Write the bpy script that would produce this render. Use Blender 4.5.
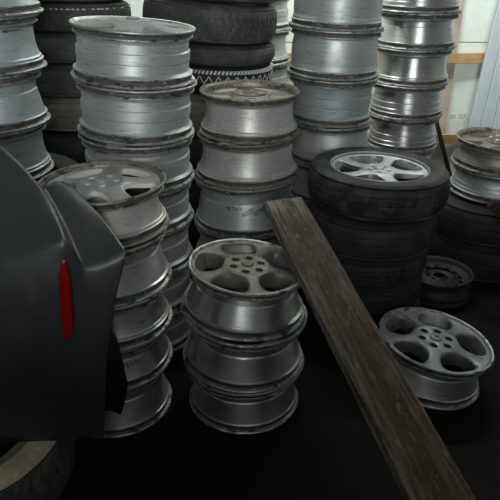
import bpy, bmesh, math, random
from mathutils import Vector, Matrix, Euler
random.seed(7)
R_ = math.radians
for o in list(bpy.data.objects):
    bpy.data.objects.remove(o)
scene = bpy.context.scene
COL = scene.collection

# ------------------------------------------------------------ camera
CAM_H, PITCH, FPX = 1.62, R_(26.5), 600.0
cd = bpy.data.cameras.new('camera')
cam = bpy.data.objects.new('camera', cd)
COL.objects.link(cam)
cam.location = (0, 0, CAM_H)
cam.rotation_euler = (math.pi / 2 - PITCH, 0, 0)
cd.sensor_width = 36.0
cd.lens = 36.0 * FPX / 500.0
cd.clip_start = 0.02
scene.camera = cam

# ------------------------------------------------------------ world, lights, exposure
world = bpy.data.worlds.new('world')
scene.world = world
world.use_nodes = True
bg = world.node_tree.nodes['Background']
bg.inputs[0].default_value = (0.75, 0.84, 0.86, 1)
bg.inputs[1].default_value = 0.3

def area(name, loc, rot, sx, sy, power, color):
    l = bpy.data.lights.new(name, 'AREA')
    l.shape = 'RECTANGLE'
    l.size, l.size_y, l.energy, l.color = sx, sy, power, color
    o = bpy.data.objects.new(name, l)
    COL.objects.link(o)
    o.location, o.rotation_euler = loc, rot
    return o
# daylight entering by the upper half of the open shutter behind the photographer
area('daylight', (0.2, -2.9, 2.3), (R_(90), 0, 0), 1.4, 1.1, 150, (0.94, 1.0, 0.99))
# ceiling tubes over the stacks
area('ceiling_tubes', (0.3, 3.75, 3.05), (R_(38), 0, 0), 2.6, 0.30, 95, (0.93, 1.0, 0.97))

vs = scene.view_settings
scene.display_settings.display_device = 'sRGB'
vs.view_transform = 'Standard'
vs.look = 'None'
vs.gamma = 1.0
vs.use_curve_mapping = False
vs.exposure = 0.0

# ------------------------------------------------------------ helpers
def P(px, py, Y):
    """photo pixel + distance along the floor -> world point"""
    s, c = math.sin(PITCH), math.cos(PITCH)
    v = (py - 250.0) / FPX
    t = (s + v * c) / (c - v * s)
    Z = CAM_H - Y * t
    d = Y * c + (CAM_H - Z) * s
    return Vector(((px - 250.0) / FPX * d, Y, Z))

def tag(o, label=None, cat=None, group=None, kind=None):
    if label: o['label'] = label
    if cat: o['category'] = cat
    if group: o['group'] = group
    if kind: o['kind'] = kind
    return o

def empty(name, loc, rot=(0, 0, 0)):
    o = bpy.data.objects.new(name, None)
    o.empty_display_size = 0.05
    COL.objects.link(o)
    o.location = loc
    o.rotation_euler = rot
    return o

def mobj(name, verts, faces, mats, parent=None, mi=None, smooth=True, sharp=38):
    me = bpy.data.meshes.new(name)
    me.from_pydata([tuple(v) for v in verts], [], faces)
    if not isinstance(mats, (list, tuple)): mats = [mats]
    for m in mats: me.materials.append(m)
    if mi: me.polygons.foreach_set('material_index', mi)
    if smooth:
        me.polygons.foreach_set('use_smooth', [True] * len(me.polygons))
        me.set_sharp_from_angle(angle=R_(sharp))
    me.update()
    o = bpy.data.objects.new(name, me)
    COL.objects.link(o)
    if parent: o.parent = parent
    return o

def recalc(o):
    bm = bmesh.new(); bm.from_mesh(o.data)
    bmesh.ops.remove_doubles(bm, verts=bm.verts, dist=1e-5)
    bmesh.ops.recalc_face_normals(bm, faces=bm.faces)
    bm.to_mesh(o.data); bm.free()
    return o

def box_data(x0, x1, y0, y1, z0, z1):
    v = [(x, y, z) for x in (x0, x1) for y in (y0, y1) for z in (z0, z1)]
    f = [(0, 1, 3, 2), (4, 6, 7, 5), (0, 4, 5, 1), (2, 3, 7, 6), (0, 2, 6, 4), (1, 5, 7, 3)]
    return v, f

def box(name, b, mat, parent=None, bevel=0.0):
    v, f = box_data(*b)
    o = mobj(name, v, f, mat, parent, smooth=False)
    if bevel:
        m = o.modifiers.new('bevel', 'BEVEL'); m.width = bevel; m.segments = 2
    return o

def lathe_data(prof, seg=72, closed=True, z0=0.0, wob=None):
    """prof: list of (r,z[,matidx]) going round the section"""
    n = len(prof)
    vs, fs, mi = [], [], []
    for k in range(seg):
        a = 2 * math.pi * k / seg
        ca, sa = math.cos(a), math.sin(a)
        for j, p in enumerate(prof):
            r = p[0]
            if wob: r += wob(a, j)
            vs.append((r * ca, r * sa, p[1] + z0))
    m = n if closed else n - 1
    for k in range(seg):
        k2 = (k + 1) % seg
        for j in range(m):
            j2 = (j + 1) % n
            fs.append((k * n + j, k2 * n + j, k2 * n + j2, k * n + j2))
            mi.append(prof[j][2] if len(prof[j]) > 2 else 0)
    return vs, fs, mi

# ------------------------------------------------------------ materials
def newmat(name):
    m = bpy.data.materials.new(name)
    m.use_nodes = True
    nt = m.node_tree
    return m, nt, nt.nodes['Principled BSDF']

def N(nt, t, **kw):
    n = nt.nodes.new(t)
    for k, v in kw.items(): setattr(n, k, v)
    return n

def coords(nt, scale=(1, 1, 1), rand=True):
    tc = N(nt, 'ShaderNodeTexCoord')
    mp = N(nt, 'ShaderNodeMapping')
    nt.links.new(tc.outputs['Object'], mp.inputs['Vector'])
    mp.inputs['Scale'].default_value = scale
    if rand:
        oi = N(nt, 'ShaderNodeObjectInfo')
        mu = N(nt, 'ShaderNodeMath', operation='MULTIPLY'); mu.inputs[1].default_value = 37.0
        nt.links.new(oi.outputs['Random'], mu.inputs[0])
        nt.links.new(mu.outputs[0], mp.inputs['Location'])
    return mp.outputs['Vector']

def noise(nt, vec, scale, detail=4, rough=0.6):
    n = N(nt, 'ShaderNodeTexNoise')
    n.inputs['Scale'].default_value = scale
    n.inputs['Detail'].default_value = detail
    n.inputs['Roughness'].default_value = rough
    nt.links.new(vec, n.inputs['Vector'])
    return n.outputs['Fac']

def ramp(nt, fac, stops):
    r = N(nt, 'ShaderNodeValToRGB')
    e = r.color_ramp.elements
    e[0].position, e[0].color = stops[0][0], (*stops[0][1], 1)
    e[1].position, e[1].color = stops[1][0], (*stops[1][1], 1)
    for p, c in stops[2:]:
        x = e.new(p); x.color = (*c, 1)
    nt.links.new(fac, r.inputs[0])
    return r.outputs[0]

def mixc(nt, fac, a, b, mode='MIX'):
    m = N(nt, 'ShaderNodeMix', data_type='RGBA', blend_type=mode)
    for sock, val in ((m.inputs[0], fac), (m.inputs[6], a), (m.inputs[7], b)):
        if isinstance(val, (int, float)): sock.default_value = val
        elif isinstance(val, tuple): sock.default_value = (*val, 1)
        else: nt.links.new(val, sock)
    return m.outputs[2]

def bump(nt, h, strength, dist, bsdf):
    b = N(nt, 'ShaderNodeBump')
    b.inputs['Strength'].default_value = strength
    b.inputs['Distance'].default_value = dist
    nt.links.new(h, b.inputs['Height'])
    nt.links.new(b.outputs[0], bsdf.inputs['Normal'])

g3 = lambda v: (v, v, v)

def metal(name, base, metallic, rough, dirt=(0.06, 0.05, 0.04), lo=0.55, hi=0.75, aniso=0.0, chips=None):
    m, nt, b = newmat(name)
    vec = coords(nt)
    n1 = noise(nt, vec, 7, 5, 0.65)
    n2 = noise(nt, coords(nt, (1, 1, 9)), 16, 3, 0.6)
    n3 = noise(nt, vec, 55, 3, 0.7)
    tone = mixc(nt, ramp(nt, n2, [(0.35, g3(0)), (0.65, g3(1))]), tuple(c * 0.84 for c in base), base)
    mask = ramp(nt, n1, [(lo, g3(0)), (hi, g3(0.75))])
    spk = ramp(nt, n3, [(0.66, g3(0)), (0.74, g3(0.7))])
    c = mixc(nt, mask, tone, tuple(0.5 * (a + d) for a, d in zip(base, dirt)))
    c = mixc(nt, spk, c, dirt)
    # dark scuffs running round the rim and short scratches
    n4 = noise(nt, coords(nt, (1, 1, 14)), 9, 4, 0.7)
    n5 = noise(nt, coords(nt, (14, 14, 2)), 9, 2, 0.6)
    c = mixc(nt, ramp(nt, n4, [(0.61, g3(0)), (0.66, g3(0.55))]), c, dirt)
    c = mixc(nt, ramp(nt, n5, [(0.70, g3(0)), (0.73, g3(0.5))]), c, dirt)
    if chips:
        n6 = noise(nt, coords(nt, (1, 1, 3)), 34, 4, 0.7)
        c = mixc(nt, ramp(nt, n6, [(0.59, g3(0)), (0.63, g3(0.85))]), c, chips)
        n7 = noise(nt, coords(nt, (1, 1, 3)), 21, 4, 0.7)
        c = mixc(nt, ramp(nt, n7, [(0.56, g3(0)), (0.60, g3(0.85))]), c, dirt)
    nt.links.new(c, b.inputs['Base Color'])
    mm = ramp(nt, n1, [(lo, g3(metallic)), (hi, g3(metallic * 0.75))])
    nt.links.new(mm, b.inputs['Metallic'])
    rr = ramp(nt, n1, [(0.3, g3(rough)), (0.75, g3(min(1, rough + 0.2)))])
    nt.links.new(rr, b.inputs['Roughness'])
    bump(nt, n3, 0.12, 0.002, b)
    if aniso:
        b.inputs['Anisotropic'].default_value = aniso
        b.inputs['Anisotropic Rotation'].default_value = 0.25
        tn = N(nt, 'ShaderNodeTangent', direction_type='RADIAL', axis='Z')
        nt.links.new(tn.outputs[0], b.inputs['Tangent'])
    return m

M = {}
M['silver'] = metal('silver_painted_alloy', (0.56, 0.58, 0.58), 0.70, 0.42, lo=0.60, hi=0.78, aniso=.5)
M['bluish'] = metal('bluish_silver_alloy', (0.47, 0.51, 0.53), 0.66, 0.42, lo=0.62, hi=0.8)
M['machined'] = metal('machined_alloy', (0.62, 0.62, 0.60), 0.97, 0.30, lo=0.58, hi=0.78, aniso=.85)
M['worn'] = metal('worn_alloy', (0.62, 0.61, 0.58), 0.62, 0.40, (0.09, 0.07, 0.05), lo=0.56, hi=0.74, aniso=.5)
M['lip'] = metal('dirty_rim_lip', (0.40, 0.40, 0.39), 0.8, 0.42, (0.035, 0.032, 0.028), lo=0.48, hi=0.66, chips=(0.72, 0.73, 0.72))
M['lip_brown'] = metal('brown_dirty_rim_lip', (0.33, 0.30, 0.26), 0.7, 0.45, (0.06, 0.042, 0.03), lo=0.45, hi=0.62, chips=(0.55, 0.52, 0.46))
M['face_silver'] = metal('silver_rim_face', (0.50, 0.51, 0.51), 0.6, 0.38, (0.07, 0.06, 0.05), lo=0.58, hi=0.75)
M['brown_barrel'] = metal('brown_grey_alloy', (0.27, 0.25, 0.22), 0.7, 0.42, (0.06, 0.045, 0.03), lo=0.50, hi=0.7, aniso=.4)
M['face_satin'] = metal('satin_rim_face', (0.30, 0.31, 0.30), 0.2, 0.75, (0.10, 0.09, 0.08), lo=0.60, hi=0.8)
M['face_worn'] = metal('worn_rim_face', (0.19, 0.172, 0.15), 0.6, 0.48, (0.06, 0.045, 0.03), lo=0.48, hi=0.66)
M['pocket'] = metal('rusty_window_wall', (0.30, 0.25, 0.19), 0.45, 0.5, (0.12, 0.07, 0.03), lo=0.45, hi=0.6)
M['pale_pocket'] = metal('pale_window_wall', (0.70, 0.68, 0.62), 0.1, 0.5, (0.35, 0.2, 0.08), lo=0.5, hi=0.66)
M['grime_shade'] = metal('grimy_seat_shaded_inside', (0.10, 0.097, 0.09), 0.4, 0.55, (0.02, 0.018, 0.016), lo=0.42, hi=0.60, chips=(0.32, 0.31, 0.29))
M['dark_pocket'] = metal('dirty_shaded_window_wall', (0.26, 0.26, 0.25), 0.8, 0.35, (0.04, 0.03, 0.025), lo=0.45, hi=0.62)  # dirty metal, base colour darkened to paint shade into the spoke gaps
M['face_blotchy'] = metal('blotchy_rim_face', (0.42, 0.43, 0.43), 0.75, 0.40, (0.03, 0.03, 0.03), lo=0.38, hi=0.50)
M['steel'] = metal('rusty_black_steel', (0.020, 0.016, 0.014), 0.3, 0.55, (0.022, 0.011, 0.007), lo=0.45, hi=0.62)
M['red'] = newmat('red_emblem')[0]
M['red'].node_tree.nodes['Principled BSDF'].inputs['Base Color'].default_value = (0.4, 0.02, 0.02, 1)
M['ink'] = newmat('black_marker_ink')[0]
M['ink'].node_tree.nodes['Principled BSDF'].inputs['Base Color'].default_value = (0.03, 0.03, 0.035, 1)
M['print'] = newmat('faded_grey_print')[0]
M['print'].node_tree.nodes['Principled BSDF'].inputs['Base Color'].default_value = (0.30, 0.32, 0.30, 1)

def rubber(name, base, dust, lo, hi, rough=0.62, spec=0.15):
    m, nt, b = newmat(name)
    vec = coords(nt)
    n1 = noise(nt, vec, 9, 5, 0.7)
    n2 = noise(nt, vec, 60, 3, 0.6)
    c = mixc(nt, ramp(nt, n1, [(lo, g3(0)), (hi, g3(1))]), base, dust)
    c = mixc(nt, ramp(nt, n2, [(0.62, g3(0)), (0.78, g3(0.6))]), c, tuple(min(1, x * 1.8) for x in dust))
    nt.links.new(c, b.inputs['Base Color'])
    b.inputs['Roughness'].default_value = rough
    b.inputs['Specular IOR Level'].default_value = spec
    bump(nt, n2, 0.25, 0.002, b)
    return m
M['rubber'] = rubber('black_rubber', (0.020, 0.021, 0.021), (0.040, 0.041, 0.040), 0.45, 0.7)
M['rubber_wet'] = rubber('patchy_black_rubber', (0.016, 0.017, 0.017), (0.042, 0.042, 0.040), 0.47, 0.55, 0.5)
M['rubber_dusty'] = rubber('dusty_black_rubber', (0.050, 0.052, 0.050), (0.115, 0.110, 0.098), 0.45, 0.72, 0.75)
M['rubber_brown'] = rubber('brown_dusty_rubber', (0.115, 0.108, 0.090), (0.22, 0.20, 0.165), 0.4, 0.7, 0.9)
M['tan'] = rubber('tan_dusty_sidewall', (0.32, 0.27, 0.19), (0.5, 0.43, 0.31), 0.35, 0.65, 0.85)
M['chalk'] = newmat('white_tread_marks')[0]
M['chalk'].node_tree.nodes['Principled BSDF'].inputs['Base Color'].default_value = (0.46, 0.47, 0.45, 1)
M['chalk'].node_tree.nodes['Principled BSDF'].inputs['Roughness'].default_value = 0.8

def wood(name, dark, light, rough, scale=(2, 28, 28), scratch=None):
    m, nt, b = newmat(name)
    n1 = noise(nt, coords(nt, scale, False), 3.0, 6, 0.65)
    n2 = noise(nt, coords(nt, (1, 1, 1), False), 5.0, 5, 0.65)
    n3 = noise(nt, coords(nt, (3, 22, 22), False), 5.0, 2, 0.5)
    n4 = noise(nt, coords(nt, (5, 7, 7), False), 4.0, 5, 0.7)
    c = ramp(nt, n1, [(0.3, dark), (0.7, light)])
    c = mixc(nt, ramp(nt, n2, [(0.42, g3(0)), (0.66, g3(0.7))]), c, tuple(d * 0.55 for d in dark))
    if scratch:
        ge = N(nt, 'ShaderNodeNewGeometry')
        c = mixc(nt, ramp(nt, n4, [(0.50, g3(0)), (0.66, g3(0.6))]), c, (0.105, 0.065, 0.034))
        c = mixc(nt, ramp(nt, n4, [(0.30, g3(0.7)), (0.40, g3(0.0))]), c, (0.16, 0.15, 0.13))
        wear = mixc(nt, 1.0, ramp(nt, ge.outputs['Pointiness'], [(0.52, g3(0)), (0.6, g3(1))]), ramp(nt, n1, [(0.4, g3(0)), (0.6, g3(.9))]), 'MULTIPLY')
        c = mixc(nt, wear, c, (0.24, 0.22, 0.19))
        c = mixc(nt, ramp(nt, n3, [(0.66, g3(0)), (0.72, g3(0.55))]), c, scratch)
    nt.links.new(c, b.inputs['Base Color'])
    b.inputs['Roughness'].default_value = rough
    b.inputs['Specular IOR Level'].default_value = 0.12
    bump(nt, n1, 0.3, 0.002, b)
    return m
M['plank'] = wood('grimy_brown_board', (0.022, 0.014, 0.008), (0.070, 0.045, 0.026), 0.6, scratch=(0.22, 0.19, 0.15))
M['batten'] = wood('fresh_pine_batten', (0.50, 0.30, 0.14), (0.66, 0.43, 0.22), 0.7)
M['stud'] = wood('pale_pinkish_stud', (0.56, 0.44, 0.36), (0.66, 0.54, 0.45), 0.75)
M['darkwood'] = wood('dark_stained_timber', (0.020, 0.013, 0.009), (0.055, 0.035, 0.025), 0.6)

def floor_mat():
    m, nt, b = newmat('oily_black_floor')
    vec = coords(nt, rand=False)
    n1 = noise(nt, vec, 2.2, 6, 0.7)
    n2 = noise(nt, vec, 40, 4, 0.7)
    c = ramp(nt, n1, [(0.35, (0.003, 0.003, 0.003)), (0.7, (0.014, 0.011, 0.008))])
    c = mixc(nt, ramp(nt, n2, [(0.70, g3(0)), (0.80, g3(0.5))]), c, (0.07, 0.06, 0.045))
    nt.links.new(c, b.inputs['Base Color'])
    r = ramp(nt, n1, [(0.3, g3(0.55)), (0.7, g3(0.85))])
    nt.links.new(r, b.inputs['Roughness'])
    b.inputs['Specular IOR Level'].default_value = 0.08
    bump(nt, n2, 0.5, 0.006, b)
    return m
M['floor'] = floor_mat()

def vinyl():
    m, nt, b = newmat('white_vinyl_sheet')
    vec = coords(nt, rand=False)
    n1 = noise(nt, vec, 2.5, 5, 0.6)
    n2 = noise(nt, vec, 26, 4, 0.65)
    c = ramp(nt, n1, [(0.3, (0.76, 0.80, 0.74)), (0.7, (0.88, 0.91, 0.85))])
    c = mixc(nt, ramp(nt, n2, [(0.60, g3(0)), (0.8, g3(0.5))]), c, (0.50, 0.54, 0.47))
    nt.links.new(c, b.inputs['Base Color'])
    b.inputs['Roughness'].default_value = 0.55
    bump(nt, n1, 0.5, 0.03, b)
    return m
M['vinyl'] = vinyl()
def plain(name, col, rough, metallic=0.0):
    m, nt, b = newmat(name)
    n1 = noise(nt, coords(nt, rand=False), 6, 4, 0.6)
    c = ramp(nt, n1, [(0.3, tuple(x * 0.88 for x in col)), (0.7, col)])
    nt.links.new(c, b.inputs['Base Color'])
    b.inputs['Roughness'].default_value = rough
    b.inputs['Metallic'].default_value = metallic
    return m
M['sheet'] = plain('pale_blue_grey_metal_sheet', (0.70, 0.755, 0.79), 0.45)
M['shell'] = plain('grey_shed_lining', (0.30, 0.31, 0.30), 0.8)
M['ceiling'] = plain('pale_shed_ceiling', (0.45, 0.46, 0.45), 0.8)

def bumper_mat():
    m, nt, b = newmat('charcoal_bumper_plastic')
    vec = coords(nt, rand=False)
    n1 = noise(nt, vec, 14, 5, 0.7)
    n2 = noise(nt, vec, 45, 3, 0.7)
    c = mixc(nt, ramp(nt, n1, [(0.5, g3(0)), (0.75, g3(0.5))]), (0.030, 0.033, 0.035), (0.05, 0.052, 0.052))
    ge = N(nt, 'ShaderNodeNewGeometry')
    edge = ramp(nt, ge.outputs['Pointiness'], [(0.545, g3(0)), (0.60, g3(0.8))])
    chip = ramp(nt, n2, [(0.54, g3(0)), (0.60, g3(1))])
    mul = mixc(nt, 1.0, edge, chip, 'MULTIPLY')
    c = mixc(nt, mul, c, (0.30, 0.30, 0.29))
    nt.links.new(c, b.inputs['Base Color'])
    nt.links.new(ramp(nt, n1, [(0.35, g3(0.30)), (0.7, g3(0.5))]), b.inputs['Roughness'])
    return m
M['bumper'] = bumper_mat()
M['flap'] = plain('glossy_black_plastic', (0.010, 0.011, 0.012), 0.22)
def refl():
    m, nt, b = newmat('red_reflector_plastic')
    b.inputs['Base Color'].default_value = (0.20, 0.003, 0.006, 1)
    b.inputs['Roughness'].default_value = 0.2
    return m
M['reflector'] = refl()

# ------------------------------------------------------------ the shed
WB = 4.5
def struct(name, b, mat):
    return tag(box(name, b, mat), kind='structure')
fl = tag(box('floor', (-2.6, 2.8, -3.0, WB + .1, -0.1, 0.0), M['floor']), 'oily black earth floor of the shed', None, None, 'structure')
wb = struct('wall_back', (-2.6, 2.8, WB, WB + 0.1, 0, 3.2), M['shell'])
struct('wall_left', (-2.7, -2.6, -3.0, WB + .1, 0, 3.2), M['shell'])
struct('wall_right', (2.8, 2.9, -3.0, WB + .1, 0, 3.2), M['shell'])
wf = struct('wall_front', (-2.6, 2.8, -3.1, -3.0, 0, 1.7), M['shell'])
box('lintel', (-2.6, 2.8, -3.1, -3.0, 2.9, 3.2), M['shell'], wf)
box('jamb', (-2.6, -1.8, -3.1, -3.0, 1.7, 2.9), M['shell'], wf)
box('jamb', (2.2, 2.8, -3.1, -3.0, 1.7, 2.9), M['shell'], wf)
# added unseen half-height wall that keeps light off the low front
struct('wall_added_shade', (-2.6, 2.8, -0.62, -0.5, 0, 1.53), M['shell'])
struct('ceiling', (-2.7, 2.9, -3.0, WB + .1, 3.2, 3.3), M['ceiling'])

# vinyl-faced insulation between studs, pine battens across
stud_x = [P(447, 60, WB).x + 0.02 + 0.98 * k for k in range(-4, 2)]
zb1 = P(460, 57, WB).z
zb2 = P(445, 137, WB).z
for i, sx in enumerate(stud_x):
    w = 0.036
    if sx + w < 2.8:
        box('stud', (sx - w, sx + w, WB - 0.022, WB, 0, 3.2), M['stud'], wb)
edges = [-2.6] + stud_x + [2.8]
zs = [0.0, P(460, 42, WB).z, 3.2]
for a, c in zip(edges[:-1], edges[1:]):
    for z0, z1 in zip(zs[:-1], zs[1:]):
        x0, x1 = a + 0.036, min(c - 0.036, 2.79)
        if x1 - x0 < 0.05: continue
        nx, nz = 14, 20
        v, f = [], []
        for j in range(nz + 1):
            for i in range(nx + 1):
                u, t = i / nx, j / nz
                puff = 0.03 * math.sin(math.pi * u) ** .6 * (0.9 + 0.1 * math.sin(math.pi * t)) * random.uniform(.95, 1.03)
                v.append((x0 + u * (x1 - x0), WB - 0.004 - puff * 0.8, z0 + 0.003 + t * (z1 - z0 - 0.006)))
        for j in range(nz):
            for i in range(nx):
                k = j * (nx + 1) + i
                f.append((k, k + 1, k + nx + 2, k + nx + 1))
        o = mobj('insulation_sheet', v, f, M['vinyl'], wb, sharp=80)
for k in range(len(stud_x) - 1):
    for z in (zb1, zb2):
        box('wood_batten', (stud_x[k] - 0.05, stud_x[k + 1] - 0.06, WB - 0.062, WB - 0.036, z - 0.036, z + 0.036), M['batten'], wb, 0.002)

def text_mesh(body, size):
    cu = bpy.data.curves.new('lettering', 'FONT')
    cu.body = body; cu.size = size; cu.align_x = 'CENTER'; cu.align_y = 'CENTER'
    to = bpy.data.objects.new('lettering', cu)
    COL.objects.link(to)
    dg = bpy.context.evaluated_depsgraph_get()
    me = bpy.data.meshes.new_from_object(to.evaluated_get(dg))
    bpy.data.objects.remove(to)
    vs = [v.co.copy() for v in me.vertices]
    fs = [tuple(p.vertices) for p in me.polygons]
    bpy.data.meshes.remove(me)
    return vs, fs
tv, tf = text_mesh('20  07', 0.048)
tp = P(457.5, 117, WB - 0.034)
mobj('printed_number', [(tp.x + v.x, WB - 0.034, tp.z + v.y) for v in tv], tf, M['print'], wb, smooth=False)

# ------------------------------------------------------------ rims
STY = {
 'cone': [(0, .022), (.05, .036), (.10, .039), (.30, .040), (.34, .036), (.60, .029), (.88, .022), (1, .0175)],
 'straight': [(0, .0175), (.03, .022), (.10, .026), (.34, .027), (.37, .021), (.64, .021), (.67, .0245), (.95, .024), (1, .0175)],
 'waist': [(0, .0175), (.04, .029), (.09, .032), (.52, .033), (.74, .028), (.90, .022), (.94, .0165), (1, .0165)],
 'step': [(0, .020), (.05, .036), (.24, .038), (.27, .031), (.52, .029), (.55, .023), (.80, .021), (.83, .017), (1, .0165)],
 'bulge': [(0, .022), (.04, .026), (.10, .026), (.34, .020), (.60, .0185), (.86, .021), (.95, .0165), (1, .0165)],
}
def barrel_profile(h, Rt, Rb, style):
    """closed section of the rim well; material 0 = barrel, 1 = lips, 2 = grimy bead seats, and the inside wall with shade painted in"""
    Rz = lambda z: Rb + (Rt - Rb) * z / h
    out = [(Rt - .010, h - .0015, 1), (Rt - .0035, h, 1), (Rt - .0005, h - .003, 1), (Rt, h - .007, 1), (Rt - .003, h - .0105, 1),
           (Rt - .013, h - .013, 2), (Rt - .0155, h - .016, 2), (Rt - .0150, h - .027, 1), (Rt - .0105, h - .0295, 1), (Rt - .0105, h - .034, 1)]
    mid = []
    for u, d in STY[style]:
        z = h - .037 - u * (h - .074)
        mid.append((Rz(z) - d, z, 0))
    out += mid
    out += [(Rb - .0105, .034, 1), (Rb - .0105, .0295, 1), (Rb - .0150, .027, 2), (Rb - .0155, .016, 2), (Rb - .013, .013, 1), (Rb - .003, .0105, 1),
            (Rb, .007, 1), (Rb - .0005, .003, 1), (Rb - .0035, 0, 1), (Rb - .010, .0015, 1), (Rb - .024, .014, 2)]
    out += [(r - .007, z, 2) for r, z, _ in mid[::-1]]  # inside of the barrel gets the dark grime colour as painted shade
    out += [(Rt - .024, h - .030, 1), (Rt - .020, h - .012, 1)]
    return out

def sector_ring(n, r0, r1, win, zf, depth, rot=0.0, rings=(0, .12, .3, .6, 1), bev=0.004, M_=40, taper=1.0, rmax=9.0):
    """annulus r0..r1 split into n sectors, each with one window 'win' (convex polygon around +x)"""
    cx = sum(p[0] for p in win) / len(win)
    half = math.pi / n
    def exit_win(dx, dy):
        best = 1e9
        for (ax, ay), (bx, by) in zip(win, win[1:] + win[:1]):
            ex, ey = bx - ax, by - ay
            den = dx * ey - dy * ex
            if abs(den) < 1e-12: continue
            t = ((ax - cx) * ey - ay * ex) / den
            s = ((ax - cx) * dy - ay * dx) / den
            if t > 0 and -1e-6 <= s <= 1 + 1e-6: best = min(best, t)
        return best
    def inside(x, y):
        r = math.hypot(x, y)
        return r0 <= r <= r1 and abs(math.atan2(y, x)) <= half
    def exit_sec(dx, dy):
        t, st = 0.0, (r1 - r0) / 40
        while inside(cx + (t + st) * dx, (t + st) * dy): t += st
        lo, hi = t, t + st
        for _ in range(30):
            m = .5 * (lo + hi)
            if inside(cx + m * dx, m * dy): lo = m
            else: hi = m
        return lo
    angs = [2 * math.pi * k / M_ for k in range(M_)]
    for rr in (r0, r1):
        for s in (-1, 1):
            angs.append(math.atan2(rr * math.sin(s * half), rr * math.cos(half) - cx) % (2 * math.pi))
    angs = sorted(set(round(a, 7) for a in angs))
    vs, fs, mi = [], [], []
    loops = []
    for a in angs:
        dx, dy = math.cos(a), math.sin(a)
        tw, ts = exit_win(dx, dy), exit_sec(dx, dy)
        row = []
        for q in rings:
            t = tw + (ts - tw) * q
            x, y = cx + t * dx, t * dy
            r = math.hypot(x, y)
            row.append((x, y, zf(r, math.atan2(y, x)) - bev * (1 - min(1, q / .3)) ** 2))
        x, y = cx + tw * taper * dx, tw * taper * dy
        row.insert(0, (x, y, row[0][2] - depth))
        row.insert(1, (cx + tw * (1 - .35 * (1 - taper)) * dx, tw * (1 - .35 * (1 - taper)) * dy, row[1][2] - depth * .35))
        for q, rm in ((0, rmax), (1, rmax + .012)):
            x, y, z = row[q]; r = math.hypot(x, y)
            if r > rm: row[q] = (x * rm / r, y * rm / r, z)
        loops.append(row)
    nr = len(loops[0]); na = len(loops)
    for k in range(n):
        b = len(vs)
        th = rot + 2 * half * k
        c, s = math.cos(th), math.sin(th)
        for row in loops:
            for x, y, z in row: vs.append((x * c - y * s, x * s + y * c, z))
        for i in range(na):
            i2 = (i + 1) % na
            for j in range(nr - 1):
                fs.append((b + i * nr + j, b + i2 * nr + j, b + i2 * nr + j + 1, b + i * nr + j + 1))
                mi.append(1 if j < 2 else 0)
    return vs, fs, mi

def chaikin(poly, it=2):
    for _ in range(it):
        q = []
        for (ax, ay), (bx, by) in zip(poly, poly[1:] + poly[:1]):
            q += [(.75 * ax + .25 * bx, .75 * ay + .25 * by), (.25 * ax + .75 * bx, .25 * ay + .75 * by)]
        poly = q
    return poly

FACES = {
 # n spokes, hub radius, window (r0,w0,rm,wm,r1,w1) as fractions of R, edge depth, hub depth, lugs, lug radius frac
 'truck5': dict(n=5, rh=.36, bl=.05, it=1, win=(.41, .15, .57, .30, .83, .31), edge=.010, hub=.001, flush=1, bev=.008, lugs=6, lr=.25, lh=.066, depth=.05, cap=.105),
 'slim5': dict(n=5, rh=.33, bl=.08, win=(.38, .09, .62, .29, .79, .385), edge=.020, hub=.022, lugs=5, lr=.22, lh=.045, depth=.018, cap=.11),
 'cave5': dict(n=5, rh=.34, bl=.08, win=(.40, .09, .62, .27, .79, .36), edge=.017, hub=.004, lugs=5, lr=.23, lh=.055, depth=.014, cap=.11, flush=1),
 'flush5': dict(n=5, rh=.30, bl=.09, win=(.36, .11, .60, .30, .80, .41), edge=.006, hub=.010, lugs=5, lr=.20, lh=.04, depth=.020, cap=.10, flush=1),
 'dish5': dict(n=5, bl=.03, rh=.30, flush=1, win=(.46, .08, .66, .20, .84, .25), edge=.008, hub=-.015, lugs=5, lr=.20, lh=.035, depth=.009, cap=.11),
 'deep5': dict(n=5, rh=.34, bl=.07, win=(.40, .08, .62, .26, .79, .34), edge=.030, hub=.018, lugs=5, lr=.22, lh=.045, depth=.05, cap=.10),
}
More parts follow.
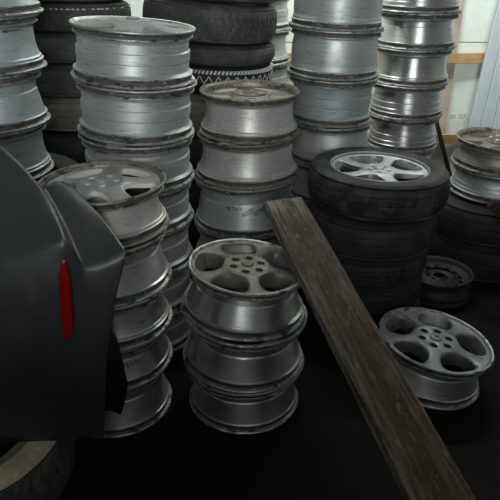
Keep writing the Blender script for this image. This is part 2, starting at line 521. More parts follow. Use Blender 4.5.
def add_face(root, h, R, kind, mats, rot, detail=True):
    F = FACES[kind]
    Ri = R - .018
    r0, w0, rm, wm, r1, w1 = [q * R for q in F['win']]
    win = chaikin([(r0, -w0), (rm, -wm), (r1, -w1), (r1 + F['bl'] * R, 0), (r1, w1), (rm, wm), (r0, w0)], F.get('it', 2))
    def zf(r, t):
        u = (r - F['rh'] * R) / (Ri - F['rh'] * R)
        u = max(0, min(1, u))
        return h - F['hub'] - (F['edge'] - F['hub']) * u - .006 * math.sin(math.pi * u)
    a = sector_ring(F['n'], F['rh'] * R, Ri, win, zf, F['depth'], rot, M_=40 if detail else 20, taper=.95, rmax=R - .055, bev=F.get('bev', .004))
    o = mobj('wheel_face', a[0], a[1], mats[:2], root, a[2], sharp=35)
    recalc(o)
    if kind == 'dish5':
        q = lathe_data([(F['rh'] * R - .01, h - F['hub'] - .012), (.6 * R, h - .004 - .012), (Ri, h - F['edge'] - .008)], 48, closed=False)
        mobj('window_floor', q[0], q[1], mats[0], root)
    lw = [(F['lr'] * R + F['lh'] * R * math.cos(q * math.pi / 6), F['lh'] * R * math.sin(q * math.pi / 6)) for q in range(12)]
    hz = .0006 if F.get('flush') else .004
    zh = lambda r, t: h - F['hub'] + hz
    b = sector_ring(F['lugs'], F['cap'] * R, F['rh'] * R, lw, zh, .03, rot + .3, rings=(0, .3, 1), bev=.002, M_=20 if detail else 12)
    vs, fs, mi = b
    # skirt joining hub plate to the spokes
    k0 = len(vs)
    for k in range(48):
        t = 2 * math.pi * k / 48
        for z in (h - F['hub'] + hz, h - F['hub'] - .05):
            vs.append((F['rh'] * R * math.cos(t), F['rh'] * R * math.sin(t), z))
    for k in range(48):
        k2 = (k + 1) % 48
        fs.append((k0 + 2 * k, k0 + 2 * k + 1, k0 + 2 * k2 + 1, k0 + 2 * k2)); mi.append(0)
    recalc(mobj('hub', vs, fs, mats[:2], root, mi, sharp=35))
    rc = F['cap'] * R
    c = lathe_data([(rc, h - F['hub'] - .02), (rc, h - F['hub'] + .005), (rc * .9, h - F['hub'] + .008), (rc * .55, h - F['hub'] + .009), (.0005, h - F['hub'] + .010)], 24, closed=False)
    return o, mobj('center_cap', c[0], c[1], mats[0], root)

def rim(label, loc, h, Rt, Rb, style, face, mats, group=None, tilt=(0, 0), rot=None, seg=80, name='alloy_rim', detail=True):
    root = empty(name, loc, (tilt[0], tilt[1], 0))
    tag(root, label, 'wheel rim', group)
    ph = [random.uniform(0, 6.28) for _ in range(3)]
    wob = lambda a, j: .0008 * math.sin(3 * a + ph[0]) + .0006 * math.sin(7 * a + ph[1])
    d = lathe_data(barrel_profile(h, Rt, Rb, style), seg, True, 0, wob)
    o = mobj('barrel', d[0], d[1], [mats[0], mats[1], M['grime_shade']], root, d[2], sharp=19)
    recalc(o)
    if rot is None: rot = random.uniform(0, 6.28)
    add_face(root, h, Rt, face, [mats[2], mats[3]], rot, detail)
    return root

ORD = ['top', 'second', 'third', 'fourth', 'fifth', 'sixth', 'seventh', 'eighth', 'ninth', 'tenth']
def lip(Y, y, xl=None, xr=None, dia=None, z=None):
    """lip read from the photo -> (x centre, z, radius)"""
    p = P(250, y, Y) if z is None else None
    zz = p.z if z is None else z
    dep = Y * math.cos(PITCH) + (CAM_H - zz) * math.sin(PITCH)
    X = lambda px: (px - 250.0) / FPX * dep
    if xl is not None and xr is not None:
        return ((X(xl) + X(xr)) / 2, zz, (X(xr) - X(xl)) / 2)
    if xr is not None: return (X(xr) - dia / 2, zz, dia / 2)
    return (X(xl) + dia / 2, zz, dia / 2)

def stack(Y, lips, more, base, where, group, styles, face_top, face, matsets, adj, tilts={}, rots={}):
    """lips: from the top down; 'more' equal rims from the last lip to height 'base'"""
    L = list(lips)
    x, z, r = L[-1]
    for k in range(more):
        L.append((x + random.uniform(-.008, .008), z + (base - z) * (k + 1) / more, r))
    n = len(L) - 1
    if more == 0: L[-1] = (L[-1][0], base, L[-1][2])
    roots = []
    T = lambda i: tilts.get(i, (0, 0))[1] if 0 <= i < n else 0
    gap = lambda i: .5 * L[i][2] * math.sin(abs(T(i - 1) - T(i))) if i else 0
    for i in range(n):
        (xa, za, ra), (xb, zb, rb) = L[i], L[i + 1]
        za -= gap(i)
        if i < n - 1: zb += gap(i + 1)
        else: zb += abs(math.sin(T(i))) * rb
        ms = matsets[i % len(matsets)]
        lab = '%s rim, %s of the stack %s' % (adj[i % len(adj)], ORD[i] if i < n - 1 else 'lowest', where)
        if i == n - 1 and base > 0.05: lab = '%s rim, lowest rim of the stack %s' % (adj[i % len(adj)], where)
        ax = (xa + xb) / 2
        roots.append(rim(lab, (ax, Y + random.uniform(-.006, .006), zb), za - zb - .0008, ra, rb, styles[i % len(styles)],
                         face_top if i == 0 else face, ms, group, tilts.get(i, (0, 0)), rots.get(i), detail=(i == 0)))
    return roots

S = (M['silver'], M['lip'], M['face_silver'], M['pale_pocket'])
BL = (M['bluish'], M['lip'], M['face_silver'], M['pocket'])
MC = (M['machined'], M['lip'], M['face_worn'], M['pocket'])
WO = (M['worn'], M['lip_brown'], M['face_worn'], M['pale_pocket'])

# A: tall stack with dished rim on top
YA = 2.4
A = stack(YA, [lip(YA, 23, 68, 193), lip(YA, 77, 72, 194), lip(YA, 130, 79, 194), lip(YA, 176, 83, 194), lip(YA, 216, 87, 193)],
      3, 0, 'topped by a dished silver rim', 'rims stacked under the dished rim', ['straight'], 'dish5', 'deep5', [(M['silver'], M['lip'], M['face_satin'], M['face_satin']), S, S, S, S, S, S], ['satin silver alloy'],
      {0: (0, R_(4.5)), 1: (0, R_(4)), 2: (0, R_(2))}, {0: R_(20)})
# B: stack behind the bumper
YB = 1.9
B = stack(YB, [lip(YB, 180, 39, 168), lip(YB, 226, xr=168, dia=.43), lip(YB, 277, xr=171, dia=.44), lip(YB, 318, xr=171.5, dia=.44), lip(YB, 356, xr=172, dia=.44), lip(YB, 399, xr=170, dia=.44)],
      0, 0, 'partly behind the dark bumper', 'rims stacked behind the bumper', ['waist', 'cone', 'waist', 'cone', 'cone'], 'cave5', 'deep5',
      [(M['worn'], M['lip_brown'], M['face_silver'], M['pale_pocket']), MC, MC, MC, MC], ['worn silver alloy'] + ['machined alloy'] * 4, {0: (0, R_(-1))}, {0: R_(270)})
# C: three rims under the board
YC = 1.91
C = stack(YC, [lip(YC, 264, 183, 302), lip(YC, 308, 181, 305), lip(YC, 355, 183, 303), lip(YC, 397, 190, 299)],
      0, 0, 'that the board leans on', 'three rims under the board', ['cone'], 'truck5', 'truck5', [(M['machined'], M['lip'], M['face_worn'], M['dark_pocket'])],
      ['grimy machined alloy'], {0: (0, R_(5.5)), 1: (0, R_(3.2)), 2: (0, R_(.8))}, {0: R_(246)})
# D: stack with the marker writing
YD = 2.88
D = stack(YD, [lip(YD, 89, 199.5, 300.5), lip(YD, 131, 198, 298.5), lip(YD, 172, 194, 298), lip(YD, 217, 194, 296)],
      2, 0, 'between the board end and the tyre pile', 'rims stacked behind the board end', ['waist', 'waist', 'cone', 'waist', 'waist'], 'deep5', 'deep5', [WO, WO, S, WO, WO],
      ['weathered alloy', 'weathered alloy', 'marker-scribbled alloy'], {0: (0, R_(1))}, {0: R_(60)})
# E: tall bluish stack standing on tyres
YE = 2.45
E = stack(YE, [lip(YE, -42, xr=35, dia=.46), lip(YE, 13, xr=39, dia=.465), lip(YE, 68, xr=42, dia=.47), lip(YE, 121, xr=47, dia=.475), lip(YE, 170, xr=51, dia=.47)],
      0, P(0, 170, YE).z, 'standing on tyres beyond the bumper', 'bluish rims stacked on tyres', ['cone', 'waist', 'cone', 'waist'], 'deep5', 'deep5', [BL], ['bluish silver alloy'])
# F: wide rims behind the mounted wheel
YF = 3.13
F_ = stack(YF, [lip(YF, -22, 291, 388), lip(YF, 26, 288, 383), lip(YF, 73, 286, 377), lip(YF, 118, 290, 372)],
      4, 0, 'directly behind the tyre with the silver wheel', 'wide rims stacked behind the tyres', ['bulge', 'bulge', 'straight', 'bulge'], 'deep5', 'deep5', [S, S, BL], ['wide satin alloy'],
      {0: (0, R_(2)), 1: (0, R_(2)), 2: (0, R_(1.5))})
# G: stack by the white wall
YG = 3.77
G = stack(YG, [lip(YG, -26, 378, 464), lip(YG, 10, 378, 460), lip(YG, 45, 375, 454), lip(YG, 80, 371, 447), lip(YG, 112, 368, 441), lip(YG, 143, 366, 436)],
      3, 0, 'against the white wall beside the metal sheet', 'rims stacked by the white wall', ['step', 'cone', 'waist', 'step'], 'deep5', 'deep5', [MC], ['bare grey alloy'])
# H: stack half hidden behind the tyre pile
YH = 4.05
H_ = stack(YH, [lip(YH, -6, 214, 292), lip(YH, 28, 213, 291), lip(YH, 61, 213, 290), lip(YH, 92, 213, 289)],
      4, 0, 'half hidden behind the tall tyre pile', 'rims stacked behind the tyre pile', ['straight', 'waist'], 'deep5', 'deep5', [S], ['shiny silver alloy'])

# N: single rim lying on the floor
YN = 2.02
n_x, n_z, n_r = lip(YN, 340, 379, 493)
Nr = rim('grimy silver six-lug alloy rim with red emblem lying alone on the floor', (n_x - .028, YN, 0.032), .185, .232, .225, 'cone', 'truck5',
         (M['machined'], M['lip'], M['face_blotchy'], M['dark_pocket']), None, (0, R_(8)), R_(-70))
v, f = box_data(-.008, .012, -.004, .004, .185 + .0085, .185 + .0105)
mobj('emblem', v, f, M['red'], Nr, smooth=False)

# ------------------------------------------------------------ tyres
def tyre_data(R, w, rb):
    half = [(rb, .16 * w), (rb + .006, .06 * w), (rb + .022, .035 * w), (rb + .35 * (R - rb), .004 * w), (rb + .58 * (R - rb), 0.0),
            (rb + .76 * (R - rb), .035 * w), (rb + .88 * (R - rb), .085 * w), (R - .020, .13 * w), (R - .010, .165 * w), (R - .008, .2 * w)]
    up = [(r, w - z) for r, z in half[::-1]]
    inner = [(rb + .004, .8 * w), (rb + .3 * (R - rb), .90 * w), (R - .05, .84 * w), (R - .032, .7 * w), (R - .032, .3 * w), (R - .05, .16 * w), (rb + .3 * (R - rb), .1 * w), (rb + .004, .2 * w)]
    return half + [(R - .007, .35 * w), (R - .007, .65 * w)] + up + inner

def tread_data(R, w, style, nb):
    vs, fs = [], []
    z0, z1 = .13 * w, .87 * w
    rows = {'block': 5, 'rib': 5, 'smooth': 4, 'truck': 4}[style]
    rw = (z1 - z0) / rows
    for k in range(rows):
        gp = .035 if style == 'smooth' else .06
        za, zb = z0 + k * rw + gp * rw, z0 + (k + 1) * rw - gp * rw
        edge = k in (0, rows - 1)
        def rad(z):
            u = abs(z - w / 2) / (w * .37)
            return R - (.014 if style == 'smooth' else .010) * max(0, u) ** 3
        if style == 'smooth':
            seg = 96
            b = len(vs)
            for q in range(seg):
                a = 2 * math.pi * q / seg
                for r, z in ((R - .016, za), (rad(za) - .001, za), (rad(.75 * za + .25 * zb), .75 * za + .25 * zb), (rad(.25 * za + .75 * zb), .25 * za + .75 * zb), (rad(zb) - .001, zb), (R - .016, zb)):
                    vs.append((r * math.cos(a), r * math.sin(a), z))
            for q in range(seg):
                q2 = (q + 1) % seg
                for j in range(5):
                    fs.append((b + q * 6 + j, b + q2 * 6 + j, b + q2 * 6 + j + 1, b + q * 6 + j + 1))
            continue
        skew = (.35 if k % 2 else -.35) if style != 'rib' else .12
        fill = .74 if style == 'block' else (.86 if style == 'rib' else .68)
        for q in range(nb):
            st = 2 * math.pi / nb
            a0 = q * st + (k % 2) * st * .5
            a1 = a0 + fill * st
            b = len(vs)
            for (a, z) in ((a0, za), (a1, za), (a1 + skew * st, zb), (a0 + skew * st, zb)):
                for r in (R - .016, rad(z)):
                    vs.append((r * math.cos(a), r * math.sin(a), z))
            fs += [(b + 1, b + 3, b + 5, b + 7), (b, b + 2, b + 3, b + 1), (b + 2, b + 4, b + 5, b + 3), (b + 4, b + 6, b + 7, b + 5), (b + 6, b, b + 1, b + 7)]
    return vs, fs

def tyre(label, loc, Rr, w, rb, mat, style='block', nb=64, group=None, tilt=(0, 0), side=None):
    root = empty('tyre', loc, (tilt[0], tilt[1], random.uniform(0, 6)) if tilt == (0, 0) else (tilt[0], tilt[1], 0))
    tag(root, label, 'tyre', group)
    d = lathe_data(tyre_data(Rr, w, rb), 96, True)
    if side:
        prof = tyre_data(Rr, w, rb)
        mi = [1 if (j % len(prof)) in (15, 16, 17) else 2 if (j % len(prof)) in (18, 19, 20) else 0 for j in range(len(d[1]))]
        recalc(mobj('casing', d[0], d[1], [mat, side, M['rubber_brown']], root, mi, sharp=60))
    else: recalc(mobj('casing', d[0], d[1], mat, root, sharp=60))
    t = tread_data(Rr, w, style, nb)
    o = recalc(mobj('tread', t[0], t[1], mat, root, smooth=(style == 'smooth')))
    o['kind'] = 'stuff'
    return root

# K: tyres in front of the wide rims, the top one with a silver wheel
YK, xK = 2.56, P(378.5, 166, 2.56).x
zt = [.758, .590, .415, .262, .125, 0.0]
K1 = tyre('black tyre with a silver five-spoke wheel, top of its tyre stack', (xK, YK, zt[1] + .011), .315, zt[0] - zt[1] + .002, .212, M['rubber_wet'], 'smooth', 60,
          None, (R_(-1), R_(2.0)))
kw = zt[0] - zt[1] + .002
d = lathe_data([(.214, kw - .012, 1), (.219, kw - .006, 1), (.222, kw - .012, 1), (.217, kw - .03, 0), (.200, kw - .045, 0), (.195, .06, 0), (.212, .02, 0), (.208, .015, 0), (.188, .06, 0), (.192, kw - .045, 0)], 80)
kwheel = recalc(mobj('wheel', d[0], d[1], [M['dark_pocket'], M['face_silver']], K1, d[2]))
fdat = FACES['slim5']
fo, co = add_face(K1, kw - .012, .228, 'flush5', [M['face_silver'], M['dark_pocket']], R_(280 - 36))
for o in list(K1.children):
    if o.name.split('.')[0] in ('wheel_face', 'hub', 'center_cap'): o.parent = kwheel
kl = ['ribbed black tyre directly beneath the tyre with the silver wheel', 'finely treaded black tyre, third of the stack topped by the silver wheel',
      'black tyre, fourth of the stack topped by the silver wheel', 'black tyre, lowest of the stack topped by the silver wheel']
for i, (st, nb, rr, dx) in enumerate((('smooth', 60, .295, -.012), ('rib', 90, .282, -.02), ('rib', 84, .278, -.02), ('block', 60, .28, -.015))):
    tyre(kl[i], (xK + dx, YK, zt[i + 2]), rr, zt[i + 1] - zt[i + 2] - .001, .19, M['rubber'], st, nb, 'tyres under the silver wheel')

# I: tyre pile beside the bluish rims
YI = 3.5
xI = P(72, 60, YI).x
zi = [P(0, y, YI - .3).z for y in (-27, 3, 33, 65, 99, 135)]
zi = zi + [zi[-1] * .5, 0]
il = ['plain black tyre', 'tyre with chalky tread edge', 'scuffed black tyre', 'black tyre', 'brown dusty tyre', 'black tyre', 'black tyre']
zbi, zti = list(zi), list(zi)
zbi[5] += .011
for i in range(len(zi) - 1):
    mt = M['rubber_brown'] if i == 4 else M['rubber_dusty'] if i < 4 else M['rubber']
    r = [.32, .335, .325, .325, .33, .33, .33][i]
    t = tyre('%s, %s of the pile beyond the dished-rim stack' % (il[i], ORD[i] if i < len(zi) - 2 else 'lowest'), (xI + [.02, .012, 0, -.01, .01, 0, 0][i], YI, zbi[i + 1]), r, zi[i] - zbi[i + 1] - .001, .20,
         mt, 'smooth' if i in (2, 3, 4) else 'block', 70, 'tyres piled beyond the dished-rim stack', (0, R_(2)) if i < 5 else (0, 0))
    if i == 1:
        w = zi[i] - zbi[i + 1]
        vs, fs = [], []
        for q in range(80):
            if random.random() < .3: continue
            a0 = 2 * math.pi * q / 80; a1 = a0 + random.uniform(.3, .75) * 2 * math.pi / 80
            b = len(vs)
            for a, z in ((a0, .80 * w), (a1, .80 * w), (a1, .845 * w), (a0, .845 * w)):
                for rr in (r - .02, r - .0035): vs.append((rr * math.cos(a), rr * math.sin(a), z))
            fs += [(b + 1, b + 3, b + 5, b + 7), (b, b + 2, b + 3, b + 1), (b + 2, b + 4, b + 5, b + 3), (b + 4, b + 6, b + 7, b + 5), (b + 6, b, b + 1, b + 7)]
        o = mobj('tread_mark', vs, fs, M['chalk'], t, smooth=False); o['kind'] = 'stuff'; o['label'] = 'chalky dashes along the tread edge'

# J: tall tyre pile in the middle
YJ = 3.47
xJ = P(209, 25, YJ).x
zj = [1.60, 1.395, 1.195, 1.085, .95, .735, .49, .25, 0]
jl = ['black tyre', 'big block-tread dusty tyre', 'worn dark tyre', 'tyre with white toothed tread marks', 'brown dusty tyre', 'black tyre', 'black tyre', 'black tyre']
jr = [.345, .362, .325, .315, .34, .34, .34, .34]
jm = ['rubber_dusty', 'rubber_dusty', 'rubber_dusty', 'rubber', 'rubber_brown', 'rubber', 'rubber', 'rubber']
jt = [R_(q) for q in (6, 5, 3.2, 3, 0, 0, 0, 0, 0)]
for i in range(8):
    tl = (0, jt[i])
    jg = lambda q: .5 * .33 * math.sin(abs(jt[q] - jt[q - 1])) if 0 < q < 8 else 0
    t = tyre('%s, %s of the tall tyre pile behind the weathered rims' % (jl[i], ORD[i] if i < 7 else 'lowest'), (xJ + [0.03, 0, .035, .03, .02, .01, 0, 0][i], YJ, zj[i + 1] + jg(i + 1)), jr[i], zj[i] - zj[i + 1] - .001 - jg(i) - jg(i + 1), .215,
         M[jm[i]], ['block', 'truck', 'smooth', 'smooth', 'smooth', 'block', 'block', 'block'][i], 58, 'tyres in the tall middle pile', tl)
    if i == 3:
        w = zj[i] - zj[i + 1] - jg(i) - jg(i + 1)
        vs, fs = [], []
        nb = 96
        for q in range(nb):
            a0 = 2 * math.pi * q / nb; a1 = a0 + .6 * 2 * math.pi / nb
            b = len(vs)
            for a, z in ((a0, .74 * w), (a1, .74 * w), (a1 + .02, .88 * w), (a0 + .02, .88 * w)):
                for r in (jr[i] - .018, jr[i] + .002): vs.append((r * math.cos(a), r * math.sin(a), z))
            fs += [(b + 1, b + 3, b + 5, b + 7), (b, b + 2, b + 3, b + 1), (b + 2, b + 4, b + 5, b + 3), (b + 4, b + 6, b + 7, b + 5), (b + 6, b, b + 1, b + 7)]
        nz = 40
        for q in range(nz):
            for s in (0, 1):
                a0 = 2 * math.pi * (q + .5 * s) / nz; a1 = 2 * math.pi * (q + .5 + .5 * s) / nz
                za, zb = (.34 * w, .66 * w) if s == 0 else (.66 * w, .34 * w)
                b = len(vs)
                for a, z in ((a0, za), (a1, zb), (a1 + .018, zb), (a0 + .018, za)):
                    for r in (jr[i] - .018, jr[i] + .0015): vs.append((r * math.cos(a), r * math.sin(a), z))
                fs += [(b + 1, b + 3, b + 5, b + 7), (b, b + 2, b + 3, b + 1), (b + 2, b + 4, b + 5, b + 3), (b + 4, b + 6, b + 7, b + 5), (b + 6, b, b + 1, b + 7)]
        o = mobj('tread_mark', vs, fs, M['chalk'], t, smooth=False); o['kind'] = 'stuff'; o['label'] = 'white toothed tread marks'

# tyres under the bluish rims
zE = P(0, 170, YE).z
for i in range(4):
    tyre('black tyre, %s of the four under the bluish rims' % ('top', 'second', 'third', 'lowest')[i], (-1.045, YE, zE * (3 - i) / 4), .32, zE / 4 - .001, .2, M['rubber'], 'block', 64, 'tyres under the bluish rims')

# L: two rims on two tyres by the wall
YL = 3.12
l0, l1 = lip(YL, 138, xl=457, dia=.46), lip(YL, 164, xl=451.5, dia=.47)
zl2 = .425
Lt = rim('dirty brownish alloy rim with lug bolts, above the stepped silver rim', (l0[0], YL, l1[1]), l0[1] - l1[1], .23, .235, 'waist', 'deep5', (M['brown_barrel'], M['lip_brown'], M['face_worn'], M['pocket']), None, (0, R_(2)), R_(250))
bz = l0[1] - l1[1] - FACES['deep5']['hub']
for k in range(5):
    t = R_(250) + .3 + 2 * math.pi * k / 5 + math.pi / 5
    q = lathe_data([(.012, bz), (.012, bz + .016), (.008, bz + .021), (.0003, bz + .022)], 6, closed=False)
    mobj('lug_bolt', [(v[0] + .05 * math.cos(t), v[1] + .05 * math.sin(t), v[2]) for v in q[0]], q[1], M['face_silver'], Lt, smooth=False)
rim('silver stepped-barrel alloy rim resting on two black tyres', (l1[0] + .01, YL, zl2 + .0085), l1[1] - zl2 - .0105, .235, .24, 'step', 'deep5', S, None, (0, R_(1.5)))
tyre('black tyre carrying two rims by the wall', (l1[0] + .005, YL, .215), .32, .21, .19, M['rubber'], 'smooth', 60, 'two tyres under rims by the wall')
tyre('black tyre on the floor beneath another tyre carrying two rims', (l1[0] + .015, YL, 0), .32, .214, .19, M['rubber'], 'rib', 80, 'two tyres under rims by the wall')

# M: black steel rim on the floor
def steel_rim(loc, h, R):
    root = tag(empty('steel_rim', loc), 'rusty black steel rim with round holes lying on the floor', 'wheel rim')
    d = lathe_data(barrel_profile(h, R, R, 'cone'), 72)
    recalc(mobj('barrel', d[0], d[1], [M['steel'], M['steel'], M['steel']], root, d[2]))
    hole = [(R * .66 + R * .06 * math.cos(q * math.pi / 6), R * .085 * math.sin(q * math.pi / 6)) for q in range(12)]
    zf = lambda r, t: h - .028 - .012 * math.cos((r / R - .66) * 9)
    a = sector_ring(14, R * .42, R - .02, hole, zf, .012, 0, M_=16)
    recalc(mobj('wheel_face', a[0], a[1], [M['steel']], root))
    lw = [(R * .27 + R * .05 * math.cos(q * math.pi / 4), R * .05 * math.sin(q * math.pi / 4)) for q in range(8)]
    a = sector_ring(5, R * .16, R * .42, lw, lambda r, t: h - .028 - .012 * math.cos((.42 - .66) * 9) - .02 * max(0, 1 - abs(r / R - .3) * 5), .01, 0, M_=16)
    recalc(mobj('hub', a[0], a[1], [M['steel']], root))
pm = P(440, 270, 2.755)
steel_rim((pm.x - .004, 2.75, 0), .13, .172)

# tyre under the bumper
TT = tyre('tan-dusted tyre lying flat under the dark bumper', (-.93, 1.475, 0), .335, .25, .20, M['rubber_dusty'], 'truck', 44, None, (0, 0), M['tan'])

vs, fs = [], []
for k in range(72):
    a = 2 * math.pi * k / 72
    b = len(vs)
    for r, da in ((.268, 0), (.268, .008), (.290, .034), (.290, .026)):
        for z in (.232, .2512 - (.0065 if r > .28 else .001)): vs.append((r * math.cos(a + da), r * math.sin(a + da), z))
    fs += [(b + 1, b + 3, b + 5, b + 7), (b, b + 2, b + 3, b + 1), (b + 2, b + 4, b + 5, b + 3), (b + 4, b + 6, b + 7, b + 5), (b + 6, b, b + 1, b + 7)]
o = recalc(mobj('sipe', vs, fs, M['rubber'], TT, smooth=False)); o['kind'] = 'stuff'
# ------------------------------------------------------------ bumper
bump_cols = [
 [(-60, 100, 1.80), (-60, 190, 1.56), (-60, 288, 1.37), (-60, 340, 1.335), (-60, 400, 1.335), (-60, 446, 1.35)],
 [(0, 143, 1.68), (0, 205, 1.53), (0, 266, 1.395), (0, 310, 1.36), (0, 380, 1.36), (0, 443, 1.375)],
 [(36, 178, 1.62), (36, 215, 1.51), (36, 251, 1.41), (36, 300, 1.375), (40, 380, 1.375), (40, 441, 1.39)],
 [(55, 210, 1.54), (60, 224, 1.475), (65, 239, 1.42), (60, 300, 1.385), (70, 380, 1.385), (70, 440, 1.395)],
 [(43, 186, 1.655), (64, 222, 1.55), (83, 267, 1.435), (82, 310, 1.41), (86, 380, 1.395), (86, 440, 1.40)],
 [(60, 178, 1.69), (86, 215, 1.585), (99, 268, 1.445), (94, 310, 1.42), (96, 380, 1.405), (97, 440, 1.405)],
 [(74, 187, 1.70), (104, 217, 1.60), (128, 252, 1.475), (113, 308, 1.44), (105, 380, 1.42), (104.5, 440, 1.41)],
 [(70, 190, 1.715), (98, 222, 1.625), (120, 262, 1.53), (106, 312, 1.50), (98, 382, 1.48), (97, 440, 1.47)],
]
bverts, bfaces = [], []
broot = tag(empty('car_bumper', (0, 0, 0)), 'charcoal plastic car bumper with red reflector propped on a tyre', 'bumper')
for c in bump_cols:
    for p in c: bverts.append(P(*p))
nr = 6
for i in range(len(bump_cols) - 1):
    for j in range(nr - 1):
        bfaces.append((i * nr + j, i * nr + j + 1, (i + 1) * nr + j + 1, (i + 1) * nr + j))
bo = mobj('bumper_cover', bverts, bfaces, M['bumper'], broot, sharp=180)
bm = bmesh.new(); bm.from_mesh(bo.data); bm.verts.ensure_lookup_table()
cl = bm.edges.layers.float.new('crease_edge')
for e in bm.edges:
    a, b = sorted(v.index for v in e.verts)
    ca, ra, cb, rb_ = a // nr, a % nr, b // nr, b % nr
    if ra == 2 and rb_ == 2: e[cl] = .8
    if ca == cb and ca in (3, 4) and rb_ <= 2: e[cl] = .85
    if ca == cb == 6: e[cl] = .75
    if ca == cb and ca in (0, 7): e[cl] = 1
    if ra == rb_ == 5: e[cl] = 1
bm.to_mesh(bo.data); bm.free()
sm = bo.modifiers.new('sub', 'SUBSURF'); sm.levels = sm.render_levels = 3
so = bo.modifiers.new('solid', 'SOLIDIFY'); so.thickness = .012; so.offset = -1
def slab(name, pts, mat, parent, thick):
    """polygon from photo points, given real thickness towards the back"""
    n = len(pts)
    fr = [P(*p) for p in pts]
    bk = [p + Vector((0, thick, 0)) for p in fr]
    fs = [tuple(range(n)), tuple(range(2 * n - 1, n - 1, -1))] + [(k, (k + 1) % n + 0, (k + 1) % n + n, k + n) for k in range(n)]
    o = mobj(name, fr + bk, fs, mat, parent, smooth=False)
    recalc(o)
    m = o.modifiers.new('bevel', 'BEVEL'); m.width = .002; m.segments = 2
    return o
slab('reflector', [(61.5, 262, 1.380), (64, 264, 1.380), (68.5, 281, 1.374), (72.5, 326, 1.370), (71, 336, 1.370), (62.5, 340.5, 1.368), (59.5, 305, 1.370), (58, 276, 1.374)], M['reflector'], broot, .02)
# glossy flap hanging at the bumper's end
fv, ff = [], []
rows = [((100, 316), (106, 318), (109, 322)), ((100, 335), (111, 336), (117, 338)), ((100, 360), (114, 361), (123, 362)), ((100, 383), (115, 384), (128, 384)), ((100, 398), (113, 401), (125, 402)), ((100, 411), (112, 411), (121, 415))]
for k, r in enumerate(rows):
    bulge = [0, .01, .022, .03, .012, 0][k]
    for q, (x, y) in enumerate(r): fv.append(P(x, y, 1.47 - bulge + q * .012))
for k in range(len(rows) - 1):
    for q in range(2): ff.append((k * 3 + q, k * 3 + 3 + q, k * 3 + 4 + q, k * 3 + 1 + q))
fo = mobj('side_flap', fv, ff, M['flap'], broot, sharp=180)
sm = fo.modifiers.new('solid', 'SOLIDIFY'); sm.thickness = .005; sm.offset = -1

# ------------------------------------------------------------ the long board
Tc, Bc = P(283.5, 199, 2.18), P(445, 500, 1.06)
dv = (Tc - Bc).normalized()
Fl = Bc - dv * ((Bc.z - .045) / dv.z)
length = (Tc - Fl).length
right = dv.cross(Vector((0, 0, 1))).normalized()
up = right.cross(dv).normalized()
mat = Matrix((dv, -right, up)).transposed().to_4x4()
mat.translation = Fl
nseg, wd, th = 26, .160, .040
pv, pf = [], []
for k in range(nseg + 1):
    x = length * k / nseg
    j = lambda a: random.uniform(-a, a)
    for (y, z) in ((-wd / 2, -th), (wd / 2, -th), (wd / 2, -.004), (wd / 2 - .006, 0), (0, 0), (-wd / 2 + .005, 0), (-wd / 2, -.004)):
        pv.append((x, y + (j(.0016) if abs(y) > .05 else 0), z + j(.0005)))
for k in range(nseg):
    for q in range(7):
        a, b = k * 7 + q, k * 7 + (q + 1) % 7
        pf.append((a, b, b + 7, a + 7))
pf += [tuple(range(6, -1, -1)), tuple(nseg * 7 + q for q in range(7))]
po = mobj('wooden_board', pv, pf, M['plank'], None, sharp=30)
recalc(po)
po.matrix_world = mat
tag(po, 'long grimy brown wooden board leaning across the three-rim stack', 'board')

# ------------------------------------------------------------ sheet, stick, timber
sx0 = P(479, 70, WB - .12).x
sv, sf = [], []
prof = []
pitch = .088
for k in range(11):
    x = k * pitch
    prof += [(x, 0), (x + .006, .010), (x + .012, 0)]
prof += [(11 * pitch, 0)]
npf = len(prof)
for z in (0, 2.5):
    for x, d in prof: sv.append((x, d, z))
    for x, d in prof: sv.append((x, d + .004, z))
b2 = 2 * npf
for k in range(npf - 1):
    sf += [(k, k + 1, b2 + k + 1, b2 + k), (npf + k + 1, npf + k, b2 + npf + k, b2 + npf + k + 1), (k, npf + k, npf + k + 1, k + 1), (b2 + k, b2 + k + 1, b2 + npf + k + 1, b2 + npf + k)]
sf += [(0, b2, b2 + npf, npf), (npf - 1, 2 * npf - 1, b2 + 2 * npf - 1, b2 + npf - 1)]
so_ = recalc(mobj('metal_sheet', sv, sf, M['sheet'], None, smooth=False))
tag(so_, 'pale blue-grey ribbed metal sheet leaning on the white wall', 'metal sheet')
tilt = R_(5.3)
zc = P(479, 70, WB - .12).z
so_.location = (sx0 - math.sin(tilt) * zc, WB - .20, 0.0)
so_.rotation_euler = (R_(-2.6), tilt, 0)

def bar(name, a, b, w, t, mat):
    a, b = Vector(a), Vector(b)
    d = (b - a); L = d.length; d.normalize()
    r = d.cross(Vector((0, 1, 0))).normalized(); u = r.cross(d)
    m = Matrix((d, r, u)).transposed().to_4x4(); m.translation = a
    v, f = box_data(0, L, -w / 2, w / 2, -t / 2, t / 2)
    o = recalc(mobj(name, v, f, mat, None, smooth=False))
    mo = o.modifiers.new('bevel', 'BEVEL'); mo.width = .004; mo.segments = 2
    o.matrix_world = m
    return o
p1, p2 = P(435.5, 118, 4.0), P(449, 172, 3.85)
dd = (p2 - p1)
foot = p1 + dd * ((p1.z - .012) / (p1.z - p2.z))
tag(bar('wooden_stick', foot, p1 - dd * .5, .026, .026, M['darkwood']), 'dark thin wooden stick leaning beside the rims at the white wall', 'stick')
e1 = P(491, 203, 2.70)
e2 = Vector((1.75, 2.52, .03))
tag(bar('timber_offcut', e2, e1, .05, .045, M['darkwood']), 'short dark timber offcut leaning against the tyre by the wall', 'timber')

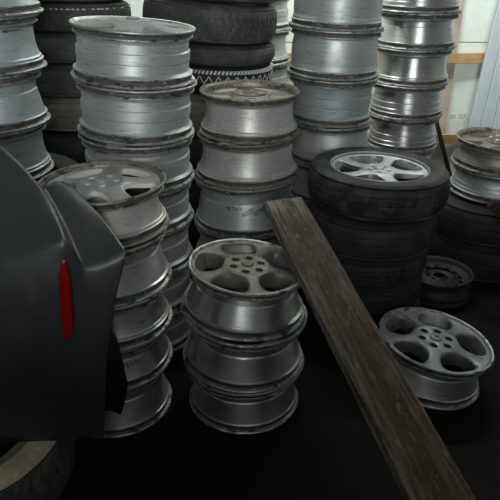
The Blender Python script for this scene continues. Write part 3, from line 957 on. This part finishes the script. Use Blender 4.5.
# marker writing and arrow
def barrel_r(h, Rt, Rb, style, z, off=.0012):
    pr = [p for p in barrel_profile(h, Rt, Rb, style)]
    i1 = 10; seg = pr[i1:i1 + len(STY[style])]
    for (ra, za, _), (rb, zb, _) in zip(seg[:-1], seg[1:]):
        if zb <= z <= za: return rb + (ra - rb) * (z - zb) / (za - zb + 1e-9) + off
    return seg[0][0] + off
def write_on(root, h, Rt, Rb, style, items):
    for body, size, angd, z, roll in items:
        vs, fs = text_mesh(body, size)
        c, s = math.cos(roll), math.sin(roll)
        out = []
        for v in vs:
            x, y = v.x * c - v.y * s, v.x * s + v.y * c
            r = barrel_r(h, Rt, Rb, style, z + y)
            a = R_(angd) + x / r
            out.append((r * math.cos(a), r * math.sin(a), z + y))
        mobj('marker_writing', out, fs, M['ink'], root, smooth=False)
dl = [lip(YD, 172, 194, 298), lip(YD, 217, 194, 296)]
hD = dl[0][1] - dl[1][1]
write_on(D[2], hD, dl[0][2], dl[1][2], 'cone', [('x', .045, 250, .142, .25), ('765', .034, 260, .140, .28), ('6000', .030, 273, .122, .38), ('0770', .030, 287, .124, .42)])
el = [lip(YE, 13, xr=39, dia=.465), lip(YE, 68, xr=42, dia=.47)]
hE = el[0][1] - el[1][1]
av, af = [], []
def arrow_pt(u, v):
    z = hE - .052 + v
    r = barrel_r(hE - .0008, el[0][2], el[1][2], 'waist', z, .0015)
    a = R_(327) + 1.3 * u / r
    av.append((r * math.cos(a), r * math.sin(a), z))
    return len(av) - 1
for k in range(6):                       # shaft in short pieces so that it follows the barrel
    u0, u1 = -.016 + k * .008, -.016 + (k + 1) * .008
    af.append((arrow_pt(u0, -.0018), arrow_pt(u1, -.0018), arrow_pt(u1, .0018), arrow_pt(u0, .0018)))
af.append((arrow_pt(-.034, 0), arrow_pt(-.014, -.0075), arrow_pt(-.018, 0), arrow_pt(-.014, .0075)))
mobj('arrow_mark', av, af, M['ink'], E[1], smooth=False)
bl = [lip(YB, 318, xr=171.5, dia=.44), lip(YB, 356, xr=172, dia=.44)]
write_on(B[3], bl[0][1] - bl[1][1], .22, .22, 'cone', [('70VV', .03, 300, .085, 0)])
